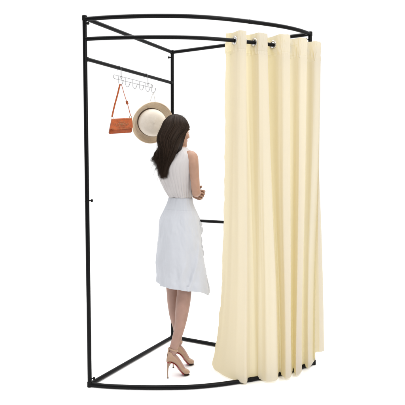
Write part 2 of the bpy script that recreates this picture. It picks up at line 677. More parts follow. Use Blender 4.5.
# flap folded over the front, lower edge gently curved
bm = bmesh.new()
rows = []
for j in range(15):
    v = j / 14
    row = []
    for i in range(25):
        u = i / 24 * 2 - 1
        edge = 0.76 - 0.10 * abs(u) ** 4
        if v < 0.2:
            a = v / 0.2 * PI / 2
            d = 0.012 - 0.027 * math.sin(a) * 1.0
            z = ztop + 0.004 * math.cos(a)
        else:
            w = (v - 0.2) / 0.8 * edge
            z = ztop - w * Hh
            d = -lerp(0.0148, 0.0275, w) - 0.0025 * math.sin(PI * (v - 0.2) / 0.8)
        hw = lerp(0.066, 0.079, max(0, (ztop - z) / Hh))
        row.append(bm.verts.new(bp_(u * hw + lerp(0, -0.006, max(0, (ztop - z) / Hh)), d, z)))
    rows.append(row)
for a, b in zip(rows, rows[1:]):
    for i in range(24):
        bm.faces.new((a[i], a[i + 1], b[i + 1], b[i]))
bmesh.ops.recalc_face_normals(bm, faces=bm.faces[:])
bmesh.ops.solidify(bm, geom=bm.faces[:], thickness=0.0022)
flap = obj("flap", bm, M_bag, bag)
# tooled motif: a flower-like scroll in the middle of the flap
bm = bmesh.new()
def fp(u, w):
    z = ztop - w * Hh
    return bp_(u * lerp(0.066, 0.079, w) - 0.006 * w, -lerp(0.0148, 0.0275, w) - 0.0040 , z)
for k in range(6):
    a0 = 2 * PI * k / 6
    pts = []
    for i in range(13):
        a = 2 * PI * i / 12
        rr = 0.10 + 0.10 * math.cos(a)
        pts.append(fp(0.30 * 1.0 * (rr * math.cos(a0) * 1.1 + 0.05 * math.sin(a) * -math.sin(a0)) / 0.2 * 1.3,
                      0.40 + (rr * math.sin(a0) + 0.05 * math.sin(a) * math.cos(a0)) * 1.15))
    tube(bm, pts[:-1], 0.0011, 6, closed=True)
for s in (-1, 1):
    pts = [fp(s * (0.42 + 0.25 * i / 10), 0.40 + 0.14 * math.sin(i * 0.75) * (1 - i / 14)) for i in range(11)]
    tube(bm, pts, 0.0011, 6)
ball(bm, fp(0, 0.40), 0.0035, 10)
obj("embossed_motif", bm, M_emb, flap)
bm = bmesh.new()
for w in (0.03,):
    tube(bm, [fp(-0.93 + 1.86 * i / 20, w + 0.0) for i in range(21)], 0.0008, 6)
tube(bm, [fp(-0.92 + 1.84 * i / 24, 0.70 - 0.10 * abs(-0.92 + 1.84 * i / 24) ** 4) for i in range(25)], 0.0008, 6)
obj("stitching", bm, M_emb, flap)
for s in (-1, 1):
    bm = bmesh.new()
    rc = bp_(s * 0.061, -0.004, ztop + 0.008)
    torus(bm, rc, ey, 0.0075, 0.0013, 20, 8)
    rg = obj("ring", bm, M_brass, bag)
    bm = bmesh.new()
    cyl(bm, bp_(s * 0.061, -0.004, ztop - 0.002), rc - Vector((0, 0, 0.006)), 0.004, 0.003, 10)
    obj("loop", bm, M_bagd, rg)
bm = bmesh.new()
L_ = bp_(-0.061, -0.004, ztop + 0.016)
R_ = bp_(0.061, -0.004, ztop + 0.016)
apex = hk + Vector((0, 0, 0.004))
pts = [L_, lerp(L_, apex, 0.33) + ex * -0.003, lerp(L_, apex, 0.68) + ex * -0.003, apex + Vector((-0.006, 0, -0.006)), apex + Vector((0, 0, 0.001)), apex + Vector((0.006, 0, -0.006)),
       lerp(R_, apex, 0.68) + ex * 0.003, lerp(R_, apex, 0.33) + ex * 0.004, R_]
tube(bm, catmull(pts, 8), 0.0052, 10, flat=(0.28, 1.0), up=(0.3, -0.2, 1))
stp = obj("strap", bm, M_bag, bag)
bm = bmesh.new()
c = lerp(R_, apex, 0.42) + ex * 0.004
d = (apex - R_).normalized()
tube(bm, [c - d * 0.010, c + d * 0.010], 0.0075, 12, flat=(0.5, 1.0), up=ey)
obj("buckle", bm, M_bagd, stp)

# ------------------------------------------------------------------ sun hat
def straw(name, col, col2, sc):
    m = mat(name, col, 0.75, spec=0.2)
    n, l = m.node_tree.nodes, m.node_tree.links
    b = n["Principled BSDF"]
    t = [x for x in n if x.type == "TEX_COORD"][0]
    uv = n.new("ShaderNodeAttribute")
    uv.attribute_name = "weave"
    w1 = n.new("ShaderNodeTexWave")
    w1.bands_direction = "X"
    w1.inputs["Scale"].default_value = sc
    w1.inputs["Distortion"].default_value = 0.6
    w2 = n.new("ShaderNodeTexWave")
    w2.bands_direction = "Y"
    w2.inputs["Scale"].default_value = sc
    w2.inputs["Distortion"].default_value = 0.6
    l.new(uv.outputs["Vector"], w1.inputs["Vector"])
    l.new(uv.outputs["Vector"], w2.inputs["Vector"])
    mu = n.new("ShaderNodeMath")
    mu.operation = "MULTIPLY"
    l.new(w1.outputs["Fac"], mu.inputs[0])
    l.new(w2.outputs["Fac"], mu.inputs[1])
    mx = n.new("ShaderNodeMix")
    mx.data_type = "RGBA"
    mx.inputs[6].default_value = (*col2, 1)
    mx.inputs[7].default_value = (*col, 1)
    nz = n.new("ShaderNodeTexNoise")
    nz.inputs["Scale"].default_value = 40
    l.new(t.outputs["Object"], nz.inputs["Vector"])
    ad = n.new("ShaderNodeMath")
    ad.operation = "MULTIPLY_ADD"
    ad.inputs[1].default_value = 0.7
    l.new(mu.outputs[0], ad.inputs[0])
    l.new(nz.outputs["Fac"], ad.inputs[2])
    l.new(ad.outputs[0], mx.inputs[0])
    l.new(mx.outputs[2], b.inputs["Base Color"])
    bp = n.new("ShaderNodeBump")
    bp.inputs["Strength"].default_value = 0.35
    bp.inputs["Distance"].default_value = 0.001
    l.new(mu.outputs[0], bp.inputs["Height"])
    l.new(bp.outputs[0], b.inputs["Normal"])
    return m
M_crown = straw("pale straw weave", (0.72, 0.66, 0.58), (0.62, 0.55, 0.46), 60)
M_brim = straw("tan straw weave", (0.86, 0.73, 0.56), (0.68, 0.53, 0.38), 60)
M_band = mat("dark brown ribbon", (0.055, 0.032, 0.022), 0.6, var=(60, 0.1))
M_string = mat("pale cotton cord", (0.40, 0.37, 0.33), 0.8, var=(60, 0.1))

HATY = 3.70
hatc = at(151.8, 122.3, HATY)
hat = empty("sun_hat", hatc)
tag(hat, "straw sun hat with pale crown and tan brim hanging from the hook rack", "hat")
ax = Vector((0.26, -1.0, -0.20)).normalized()      # crown points to the viewer, a little down and right
hx = Vector((0, 0, 1)).cross(ax).normalized()
hx = -hx if hx.x < 0 else hx
hz = ax.cross(hx).normalized()
hz = -hz if hz.z < 0 else hz
def hp(r, a, h, sx=1.0, sy=1.0):
    return hatc + hx * (r * math.cos(a) * sx) + hz * (r * math.sin(a) * sy) + ax * h
def rev(name, prof, m, parent, fn=None, thick=0.0025, n=96):
    bm = bmesh.new()
    rows = []
    for r, h in prof:
        row = []
        for i in range(n):
            a = 2 * PI * i / n
            rr, hh = fn(r, h, a) if fn else (r, h)
            row.append(bm.verts.new(hp(rr, a, hh)))
        rows.append(row)
    for a_, b_ in zip(rows, rows[1:]):
        for i in range(n):
            bm.faces.new((a_[i], a_[(i + 1) % n], b_[(i + 1) % n], b_[i]))
    if prof[0][0] < 0.004:
        bm.faces.new(rows[0])
    bmesh.ops.recalc_face_normals(bm, faces=bm.faces[:])
    bmesh.ops.solidify(bm, geom=bm.faces[:], thickness=thick)
    o = obj(name, bm, m, parent, auto=60)
    at_ = o.data.attributes.new("weave", "FLOAT_VECTOR", "POINT")
    for i, v in enumerate(o.data.vertices):
        p = v.co + root_offset(parent) - hatc
        x, y, h = p.dot(hx), p.dot(hz), p.dot(ax)
        at_.data[i].vector = (math.atan2(y, x) * 0.1, math.hypot(x, y) - h * 0.9, 0)
    return o
def crown_fn(r, h, a):
    dent = -0.006 * math.exp(-((r - 0.02) / 0.03) ** 2) * (0.6 + 0.4 * math.cos(2 * a))
    return r * (1 + 0.02 * math.cos(2 * a + 0.6)), h + dent
cr = rev("crown", [(0.002, 0.100), (0.02, 0.0995), (0.045, 0.096), (0.066, 0.089), (0.082, 0.078), (0.0915, 0.062), (0.096, 0.042), (0.0985, 0.02), (0.100, 0.0)], M_crown, hat, crown_fn)
rev("hat_band", [(0.1012, 0.003), (0.1005, 0.012), (0.0995, 0.022), (0.0985, 0.031)], M_band, hat, lambda r, h, a: (r * (1 + 0.02 * math.cos(2 * a + 0.6)), h), 0.0012)
def brim_fn(r, h, a):
    k = max(0.0, (r - 0.097) / 0.055)
    curl = 0.040 * k ** 2.2 * (1.0 + 0.5 * math.cos(a - math.radians(150)))
    wob = 0.008 * k * math.sin(3 * a + 0.5)
    return r + 0.006 * k * math.cos(2 * (a - math.radians(45))) , h + curl + wob
br_prof = [(0.096 + 0.0058 * i, -0.004 * i / 8) for i in range(9)]
br_prof += [(0.144, 0.003), (0.1445, 0.008)]
rev("brim", br_prof, M_brim, hat, brim_fn, 0.0028)
bm = bmesh.new()
bp0 = hp(0.099, math.radians(100), 0.018) + ax * 0.002
bw = hp(0.1, math.radians(160), 0.018) + ax * 0.002
for s in (-1, 1):
    q = hx * s
    pts = [bp0, bp0 + q * 0.010 + ax * 0.006, bp0 + q * 0.018 + ax * 0.002]
    tube(bm, catmull(pts, 5), 0.006, 10, flat=(0.35, 1))
obj("bow", bm, M_band, hat)
bm = bmesh.new()
hk2 = hooks[-1] + Vector((0, 0, 0.003))
for s in (-1, 1):
    e = hp(0.128, math.radians(90 - 10 * s), 0.004)
    tube(bm, [hk2, lerp(hk2, e, 0.5) + Vector((s * 0.001, 0, 0)), e], 0.0013, 6)
obj("cord", bm, M_string, hat)

# ------------------------------------------------------------------ person
FA = math.radians(50)
f = Vector((math.sin(FA), math.cos(FA), 0))       # facing: away and to the right
r_ = Vector((math.cos(FA), -math.sin(FA), 0))     # her right
UP = Vector((0, 0, 1))
C0 = Vector((-0.142, 3.40, 0))
def bl(fr, ri, z, c=C0):
    return Vector((c.x, c.y, 0)) + f * fr + r_ * ri + UP * z

person = empty("person", (C0.x, C0.y, 0))
tag(person, "woman with long dark hair in sleeveless off-white blouse, white skirt and nude high heels", "person")

def ell_ring(c, fv, rv, b, a, n=32, p=1.0, upv=None):
    out = []
    for k in range(n):
        t = 2 * PI * k / n
        cc, ss = math.cos(t), math.sin(t)
        out.append(c + rv * a * math.copysign(abs(cc) ** p, cc) + fv * b * math.copysign(abs(ss) ** p, ss))
    return out

HEADC = at(176.4, 131.6, 3.40)
HS = 0.94
HF_A = math.radians(56)
hf = Vector((math.sin(HF_A), math.cos(HF_A), 0))
hr = Vector((math.cos(HF_A), -math.sin(HF_A), 0))
def hd_(fr, ri, z):
    # head leans forward slightly
    return HEADC + (hf * (fr - z * -0.10) + hr * ri + UP * (z - fr * 0.12)) * HS

body = bmesh.new()
# torso: (z, f centre, r centre, b, a)
TOR = [(0.72, 0.000, 0.0, 0.085, 0.120), (0.80, -0.008, 0.0, 0.100, 0.142), (0.88, -0.012, 0.0, 0.098, 0.140), (0.97, -0.004, 0.0, 0.080, 0.118),
       (1.06, 0.000, 0.0, 0.054, 0.084), (1.10, 0.000, 0.0, 0.050, 0.076), (1.16, -0.008, 0.0, 0.060, 0.088), (1.23, -0.016, 0.0, 0.080, 0.114),
       (1.29, -0.020, 0.0, 0.084, 0.120), (1.34, -0.022, 0.0, 0.074, 0.124), (1.375, -0.022, 0.0, 0.056, 0.120), (1.40, -0.022, 0.0, 0.045, 0.092),
       (1.42, -0.020, 0.0, 0.040, 0.055), (1.44, -0.014, 0.0, 0.040, 0.042)]
loft(body, [ell_ring(bl(fc, rc, z), f, r_, b, a, 32, 0.9) for z, fc, rc, b, a in TOR])
for s in (-1, 1):   # bust
    ball(body, bl(0.036, s * 0.052, 1.275), (0.036, 0.036, 0.040))
# neck
nk = [bl(-0.020, 0, 1.39), bl(-0.018, 0, 1.42), HEADC + hf * -0.012 - UP * 0.10, HEADC + hf * -0.010 - UP * 0.05]
tube(body, catmull(nk, 4), [0.045, 0.042, 0.040, 0.039, 0.038, 0.038, 0.038, 0.039, 0.040, 0.042, 0.044, 0.046, 0.046][:len(catmull(nk, 4))], 24)
# head: stacked slices (z, front, back, half width)
HD = [(-0.104, 0.076, 0.030, 0.018), (-0.098, 0.084, 0.010, 0.028), (-0.085, 0.086, -0.010, 0.040), (-0.068, 0.083, -0.035, 0.049), (-0.045, 0.082, -0.060, 0.056),
      (-0.020, 0.080, -0.080, 0.063), (0.005, 0.080, -0.090, 0.067), (0.030, 0.084, -0.094, 0.070), (0.050, 0.083, -0.091, 0.069), (0.070, 0.073, -0.080, 0.061),
      (0.086, 0.052, -0.060, 0.047), (0.096, 0.024, -0.034, 0.028), (0.100, 0.000, -0.012, 0.010)]
rings = []
for z, fr, bk, w in HD:
    cfr, hb = (fr + bk) / 2, (fr - bk) / 2
    ring = []
    for k in range(36):
        t = 2 * PI * k / 36
        cc, ss = math.cos(t), math.sin(t)
        ring.append(hd_(cfr + hb * ss, w * math.copysign(abs(cc) ** (0.85), cc), z))
    rings.append(ring)
loft(body, rings)
# nose, lips, chin, brow ridge, cheeks, ears
tube(body, [hd_(0.078, 0, 0.022), hd_(0.088, 0, 0.004), hd_(0.097, 0, -0.014), hd_(0.100, 0, -0.022), hd_(0.088, 0, -0.030)], [0.006, 0.0070, 0.0085, 0.0095, 0.007], 12)
for s in (-1, 1):
    ball(body, hd_(0.088, s * 0.0105, -0.025), 0.0068, 10)
    ball(body, hd_(0.072, s * 0.030, 0.024), (0.014, 0.014, 0.006), 10)
    ball(body, hd_(0.060, s * 0.036, -0.026), (0.020, 0.020, 0.018), 12)
    ball(body, hd_(0.068, s * 0.030, 0.010), 0.0120, 14)
    ear = Matrix.Rotation(-HF_A, 4, "Z")
    tube(body, [hd_(-0.004, s * 0.068, -0.030), hd_(-0.004, s * 0.072, -0.015), hd_(-0.010, s * 0.076, 0.004), hd_(-0.008, s * 0.074, 0.018)], [0.005, 0.008, 0.012, 0.007], 10, flat=(1, 0.5))
tube(body, [hd_(0.078, -0.020, -0.048), hd_(0.088, -0.008, -0.045), hd_(0.089, 0, -0.046), hd_(0.088, 0.008, -0.045), hd_(0.078, 0.020, -0.048)], [0.0015, 0.0036, 0.0038, 0.0036, 0.0015], 10)
tube(body, [hd_(0.077, -0.018, -0.051), hd_(0.087, -0.007, -0.055), hd_(0.088, 0, -0.056), hd_(0.087, 0.007, -0.055), hd_(0.077, 0.018, -0.051)], [0.0015, 0.004, 0.0046, 0.004, 0.0015], 10)
ball(body, hd_(0.074, 0, -0.088), (0.016, 0.016, 0.014), 12)

# arms: upper arm, elbow, forearm (right one near the viewer)
arms = {}
for s in (1, -1):
    sh = bl(-0.016, s * 0.140, 1.362)
    wr = bl(0.104, s * 0.040, 1.144)
    P = [bl(-0.020, s * 0.085, 1.372), bl(-0.018, s * 0.120, 1.372), sh, bl(-0.018, s * 0.155, 1.325), bl(-0.012, s * (0.157 if s > 0 else 0.146), 1.265), bl(-0.004, s * (0.156 if s > 0 else 0.136), 1.205),
         bl(0.002, s * (0.153 if s > 0 else 0.126), 1.166), bl(0.012, s * (0.146 if s > 0 else 0.120), 1.149), bl(0.040, s * 0.112, 1.143), bl(0.080, s * 0.076, 1.142), wr]
    R = [0.034, 0.037, 0.037, 0.0325, 0.0295, 0.0275, 0.0262, 0.0285, 0.0275, 0.0230, 0.0185]
    pts = catmull(P, 4)
    rr = []
    for i in range(len(pts)):
        x = i / 4
        a = int(min(x, len(R) - 1))
        b = min(a + 1, len(R) - 1)
        rr.append(lerp(R[a], R[b], x - a))
    tube(body, pts, rr, 22)
    arms[s] = wr

def hand(wr, fwd, palmn, side, curl, length=0.165, spread=1.0):
    """fwd: wrist->knuckles; palmn: direction the palm faces; side: towards the thumb"""
    fwd, palmn = fwd.normalized(), palmn.normalized()
    side = (side - fwd * side.dot(fwd)).normalized()
    palmn = (palmn - fwd * palmn.dot(fwd) - side * palmn.dot(side)).normalized()
    L = length
    # palm
    rings = []
    for t, w, th in ((-0.08, 0.020, 0.016), (0.05, 0.024, 0.0155), (0.2, 0.031, 0.0145), (0.35, 0.036, 0.013), (0.46, 0.036, 0.0115), (0.52, 0.031, 0.009)):
        c = wr + fwd * (t * L)
        rings.append(ell_ring(c, palmn, side, th, w, 24, 0.8))
    loft(body, rings)
    tips = []
    for i, (off, ln, r0) in enumerate(((0.027, 0.88, 0.0078), (0.009, 1.0, 0.0080), (-0.009, 0.94, 0.0077), (-0.026, 0.74, 0.0067))):
        p = wr + fwd * (0.44 * L) + side * off * spread
        c = curl[i]
        pts = [p - fwd * 0.012, p]
        d = fwd.copy()
        ang = 0
        for seg, (sl, cf) in enumerate(((0.26, 0.8), (0.17, 1.1), (0.14, 0.8))):
            ang += c * cf
            d = fwd * math.cos(ang) + palmn * math.sin(ang) + side * off * 1.2
            p = p + d.normalized() * sl * L * ln
            pts.append(p)
        q = catmull(pts, 3)
        rad = [lerp(r0, r0 * 0.78, k / (len(q) - 1)) for k in range(len(q))]
        rad[-1] *= 0.7
        tube(body, q, rad, 12)
        ball(body, q[-1] - (q[-1] - q[-2]) * 0.3, r0 * 0.75, 10)
        tips.append(q[-1])
    p = wr + fwd * (0.10 * L) + side * 0.016 + palmn * 0.004
    a = (fwd * 0.75 + side * 0.75 + palmn * 0.25).normalized()
    b = (fwd * 0.9 + side * 0.25 + palmn * 0.45).normalized()
    pts = [p, p + a * 0.035, p + a * 0.035 + b * 0.030, p + a * 0.035 + (b * 0.8 + palmn * 0.2).normalized() * 0.053]
    q = catmull(pts, 4)
    tube(body, q, [lerp(0.0125, 0.0075, k / (len(q) - 1)) for k in range(len(q))], 14)
    ball(body, q[-1], 0.0072, 10)
    tips.append(q[-1])
    return tips
tips = []
# hands folded one over the other before the waist, thumbs up
tips += hand(arms[1], f * 0.55 - r_ * 0.50 - UP * 0.10, -r_ * 0.5 - f * 0.8, UP, (0.95, 1.0, 1.05, 1.1), 0.150, 0.9)
tips += hand(arms[-1] + f * 0.022 - UP * 0.012, f * 0.34 + r_ * 0.80 - UP * 0.12, r_ * 0.3 - f * 0.9, UP * 1 + f * 0.2, (0.62, 0.66, 0.7, 0.78), 0.150, 0.9)

# legs
FD = Vector((0.908, 0.419, 0)).normalized()         # both feet point this way
FS = Vector((FD.y, -FD.x, 0))                        # right-hand side of the feet
HEEL = {1: Vector((-0.2137, 3.262, 0)), -1: Vector((-0.189, 3.437, 0))}
def lf(s, u, w, z):
    return HEEL[s] + FD * u + FS * w + UP * z
def leg(s, knee, mids):
    hip = bl(-0.005, s * 0.072, 0.80)
    ank = lf(s, 0.034, 0, 0.168)
    P = [hip, lerp(hip, knee, 0.4) + f * 0.010, lerp(hip, knee, 0.8) + f * 0.004, knee] + [m[0] for m in mids] + [ank, lf(s, 0.036, 0, 0.148)]
    R = [0.082, 0.076, 0.055, 0.047] + [m[1] for m in mids] + [0.0245, 0.0255]
    pts = catmull(P, 5)
    rr = []
    for i in range(len(pts)):
        x = i / 5
        a = int(min(x, len(R) - 1))
        b = min(a + 1, len(R) - 1)
        rr.append(lerp(R[a], R[b], x - a))
    tube(body, pts, rr, 26)
    # foot, arched up on the heel
    Q = [lf(s, 0.012, 0, 0.131), lf(s, 0.036, 0, 0.124), lf(s, 0.062, 0, 0.095), lf(s, 0.088, 0, 0.052), lf(s, 0.108, 0, 0.026), lf(s, 0.136, 0, 0.019)]
    RR = [0.021, 0.026, 0.024, 0.0235, 0.019, 0.012]
    q = catmull(Q, 4)
    tube(body, q, [lerp(RR[min(i // 4, 5)], RR[min(i // 4 + 1, 5)], (i % 4) / 4) for i in range(len(q))], 20, flat=(0.9, 1.12))
    # malleoli and achilles
    ball(body, lf(s, 0.040, 0.021, 0.160), 0.009, 10)
    ball(body, lf(s, 0.040, -0.021, 0.160), 0.009, 10)
    tube(body, [lf(s, 0.022, 0, 0.20), lf(s, 0.016, 0, 0.165), lf(s, 0.012, 0, 0.135)], [0.008, 0.0090, 0.013], 12)
kn = at(184.0, 283, 3.355)
leg(1, kn, [(at(184.2, 293, 3.345), 0.0455), (at(183.0, 303, 3.335), 0.0465), (at(181.4, 316, 3.32), 0.0405), (at(179.0, 330, 3.30), 0.0315)])
kf = at(172.8, 283, 3.445)
leg(-1, kf, [(at(173.2, 293, 3.445), 0.0420), (at(173.9, 303, 3.45), 0.0425), (at(175.4, 316, 3.455), 0.0385), (at(177.6, 328, 3.46), 0.0295)])

bmesh.ops.recalc_face_normals(body, faces=body.faces[:])
me = bpy.data.meshes.new("body_raw")
body.to_mesh(me)
body.free()
tmp = bpy.data.objects.new("body_raw", me)
COL.objects.link(tmp)
md = tmp.modifiers.new("r", "REMESH")
md.mode = "VOXEL"
md.voxel_size = 0.0026
md = tmp.modifiers.new("s", "SMOOTH")
md.factor = 0.5
md.iterations = 5
dg = bpy.context.evaluated_depsgraph_get()
dg.update()
nm = bpy.data.meshes.new_from_object(tmp.evaluated_get(dg))
bpy.data.objects.remove(tmp, do_unlink=True)
nm.name = "body"
nm.materials.clear()
# natural colouring of skin: lips, brows, eyes, nails
ca = nm.color_attributes.new("skin", "FLOAT_COLOR", "POINT")
SK, LIP, BROW, WHITE, IRIS = (0.40, 0.235, 0.165), (0.50, 0.12, 0.11), (0.05, 0.03, 0.02), (0.75, 0.72, 0.70), (0.04, 0.02, 0.015)
LEGC = (0.36, 0.22, 0.175)
cols = []
for v in nm.vertices:
    p = v.co
    c = SK
    if p.z < 0.75:
        c = LEGC
    elif p.z > 1.40:
        q = p - HEADC
        fr, ri, z = q.dot(hf) / HS, q.dot(hr) / HS, q.z / HS
        z += fr * 0.12
        if fr > 0.05:
            if -0.060 < z < -0.043 - 0.2 * abs(ri) and abs(ri) < 0.018 and fr > 0.076:
                c = LIP
            e = Vector((abs(ri) - 0.031, z - 0.010))
            if (e.x / 0.013) ** 2 + (e.y / 0.0055) ** 2 < 1:
                c = WHITE if e.length > 0.0052 else IRIS
            if abs(z - 0.027 + 1.2 * (abs(ri) - 0.031) ** 2 * 8) < 0.0028 and 0.014 < abs(ri) < 0.048:
                c = BROW
    cols.extend((*c, 1.0))
ca.data.foreach_set("color", cols)
link_mesh("body", nm, M_skin, person)

# ---- blouse
BL = [(1.088, 0.000, 0.052, 0.078), (1.105, 0.000, 0.057, 0.083), (1.118, -0.001, 0.064, 0.089), (1.16, -0.012, 0.078, 0.102), (1.20, -0.020, 0.088, 0.115), (1.25, -0.027, 0.101, 0.130),
      (1.29, -0.032, 0.105, 0.141), (1.33, -0.032, 0.096, 0.148), (1.36, -0.028, 0.080, 0.150), (1.385, -0.026, 0.063, 0.142), (1.405, -0.024, 0.053, 0.112),
      (1.420, -0.022, 0.048, 0.085), (1.430, -0.020, 0.046, 0.062)]
bt = [[(z, v) for z, *v in BL], 0][0]
def bl_par(z):
    return [crom([(row[0], row[i]) for row in BL], z) for i in (1, 2, 3)]
bm = bmesh.new()
NBU, NBV = 360, 110
rings = []
for j in range(NBV + 1):
    z = lerp(BL[0][0], BL[-1][0], j / NBV)
    fc, b, a = bl_par(z)
    ring = []
    for k in range(NBU):
        t = 2 * PI * k / NBU
        cc, ss = math.cos(t), math.sin(t)
        p = bl(fc, 0, z) + r_ * a * math.copysign(abs(cc) ** 0.88, cc) + f * b * math.copysign(abs(ss) ** 0.88, ss)
        n = (r_ * cc / a + f * ss / b).normalized()
        low = 1 - sstep(1.12, 1.34, z)
        pl = 0.0050 * (0.2 + 0.8 * low) * (abs(math.sin(t * 15 + 0.5 * math.sin(z * 20))) ** 0.7 - 0.6)
        wr_ = 0.006 * noise.noise(Vector((math.cos(t) * 2.0, math.sin(t) * 2.0, z * 9))) + 0.003 * noise.noise(Vector((math.cos(t) * 6, math.sin(t) * 6, z * 22)))
        bust = 0.026 * sum(math.exp(-((p - bl(0, q * 0.055, z)).dot(r_) / 0.042) ** 2 - ((z - 1.275) / 0.050) ** 2) for q in (-1, 1)) * sstep(0.2, 0.8, ss)
        ga = 0.004 * low * math.sin(t * 9 + 1) * (1 - sstep(1.085, 1.13, z) * 0.4)
        ring.append(p + n * ((pl + wr_ * (0.4 + low) + ga * 0.6 + 0.002 + bust) * (0.15 + 0.85 * sstep(1.095, 1.13, z))))
    rings.append(ring)
loft(bm, rings, cap=False)
obj("blouse", bm, M_blouse, person, auto=None)
# ---- skirt, with waistband, wrap edge ruffle and uneven hem
SKT = [(0.500, (0.006, 0.150, 0.172)), (0.56, (0.005, 0.148, 0.170)), (0.66, (0.002, 0.140, 0.168)), (0.76, (-0.004, 0.130, 0.165)), (0.85, (-0.010, 0.120, 0.160)),
       (0.92, (-0.012, 0.112, 0.154)), (0.98, (-0.010, 0.102, 0.143)), (1.025, (-0.006, 0.086, 0.122)), (1.06, (-0.003, 0.071, 0.102)), (1.115, (0.0, 0.060, 0.087))]
SKC = {0.5: -0.004, 1.1: 0.0}
def sk_par(z):
    return [crom([(row[0], row[1][i]) for row in SKT], z) for i in range(3)]
def skirt_pt(t, z, off=0.0):
    fc, b, a = sk_par(z)
    cc, ss = math.cos(t), math.sin(t)
    n = (r_ * cc / a + f * ss / b).normalized()
    low = 1 - sstep(0.50, 0.95, z)
    fold = 0.0085 * low * math.sin(5 * t + 0.8 + 1.2 * math.sin(z * 5)) + 0.0035 * low * math.sin(11 * t + 4 * z)
    wr_ = 0.010 * noise.noise(Vector((cc * 1.5, ss * 1.5, z * 3.5))) * (1 - sstep(1.03, 1.10, z)) + 0.0055 * noise.noise(Vector((cc * 4, ss * 4, z * 10))) + 0.0022 * noise.noise(Vector((cc * 9 + z * 8, ss * 9, z * 30)))
    # diagonal folds of the wrap layer
    for (ta, tb, za, zb, am, sg) in ((-30, 22, 0.52, 0.90, 0.010, 0.11), (-62, -20, 0.52, 0.78, 0.006, 0.13), (-100, -118, 0.54, 0.80, 0.006, 0.12)):
        tt = math.radians(lerp(ta, tb, (z - za) / (zb - za)))
        dt = (t - tt + PI) % (2 * PI) - PI
        g_ = math.exp(-(dt / sg) ** 2) if dt > 0 else math.exp(-(dt / (sg * 0.6)) ** 2)
        fold += am * g_ * (1 - sstep(za + 0.6 * (zb - za), zb, z))
    # hem kicks out towards her front right
    kick = 0.020 * low ** 2 * max(0, math.cos(t - math.radians(50))) ** 3
    return bl(fc, 0, z) + r_ * a * cc + f * b * ss + n * (fold + wr_ + kick + off) + Vector((0.006 * low, 0, 0))
def hem_z(t):
    x = (r_ * math.cos(t) + f * math.sin(t)).x
    return 0.545 - 0.010 * x - 0.046 * max(0, math.cos(t - math.radians(38))) ** 7 + 0.004 * math.sin(4 * t) + 0.010 * max(0, math.cos(t - math.radians(-150))) ** 3
bm = bmesh.new()
NS, NZ = 300, 170
rings = []
for j in range(NZ + 1):
    v = j / NZ
    ring = []
    for k in range(NS):
        t = 2 * PI * k / NS
        z = lerp(hem_z(t), 1.040, v)
        p = skirt_pt(t, z)
        ring.append(p)
    rings.append(ring)
# turned-in hem gives the cloth an edge
inner = [[p + (Vector((C0.x, C0.y, p.z)) - p).normalized() * 0.004 + UP * 0.0 for p in rings[0]]]
inner2 = [[p + (Vector((C0.x, C0.y, p.z)) - p).normalized() * 0.005 + UP * 0.03 for p in rings[0]]]
loft(bm, inner2 + inner + rings, cap=False)
skirt = obj("skirt", bm, M_skirt, person, auto=None)
bm = bmesh.new()
rings = []
for z, off in ((1.034, 0.0), (1.0350, 0.0010), (1.041, 0.0017), (1.075, 0.0024), (1.100, 0.0030), (1.108, 0.0026), (1.110, 0.0), (1.098, -0.002)):
    rings.append([skirt_pt(2 * PI * k / 200, z, off) for k in range(200)])
loft(bm, rings, cap=False)
obj("waistband", bm, M_skirt, skirt, auto=60)
# cascading ruffle down the wrap edge on the front right
bm = bmesh.new()
rows = []
NR = 240
for i in range(NR + 1):
    v = i / NR
    z = lerp(1.035, 0.545, v)
    t = math.radians(lerp(52, 34, v))
    w = 0.022 * math.exp(-((z - 0.935) / 0.045) ** 2) + 0.010 * math.exp(-((z - 0.79) / 0.05) ** 2) + 0.004
    row = []
    for q in range(9):
        s = q / 8
        ph = v * 70 + 5 * noise.noise(Vector((v * 9, 0.5, 2.2)))
        tt = t + s * w * 2.2
        p = skirt_pt(tt, z, 0.002 + w * 0.62 * s + 0.30 * w * s * math.sin(ph)) + UP * (0.22 * w * s * math.cos(ph) - 0.012 * s)
        row.append(bm.verts.new(p))
    rows.append(row)
for a, b in zip(rows, rows[1:]):
    for q in range(8):
        bm.faces.new((a[q], a[q + 1], b[q + 1], b[q]))
bmesh.ops.recalc_face_normals(bm, faces=bm.faces[:])
bmesh.ops.solidify(bm, geom=bm.faces[:], thickness=0.0012)
obj("ruffle", bm, M_skirt, skirt, auto=None)

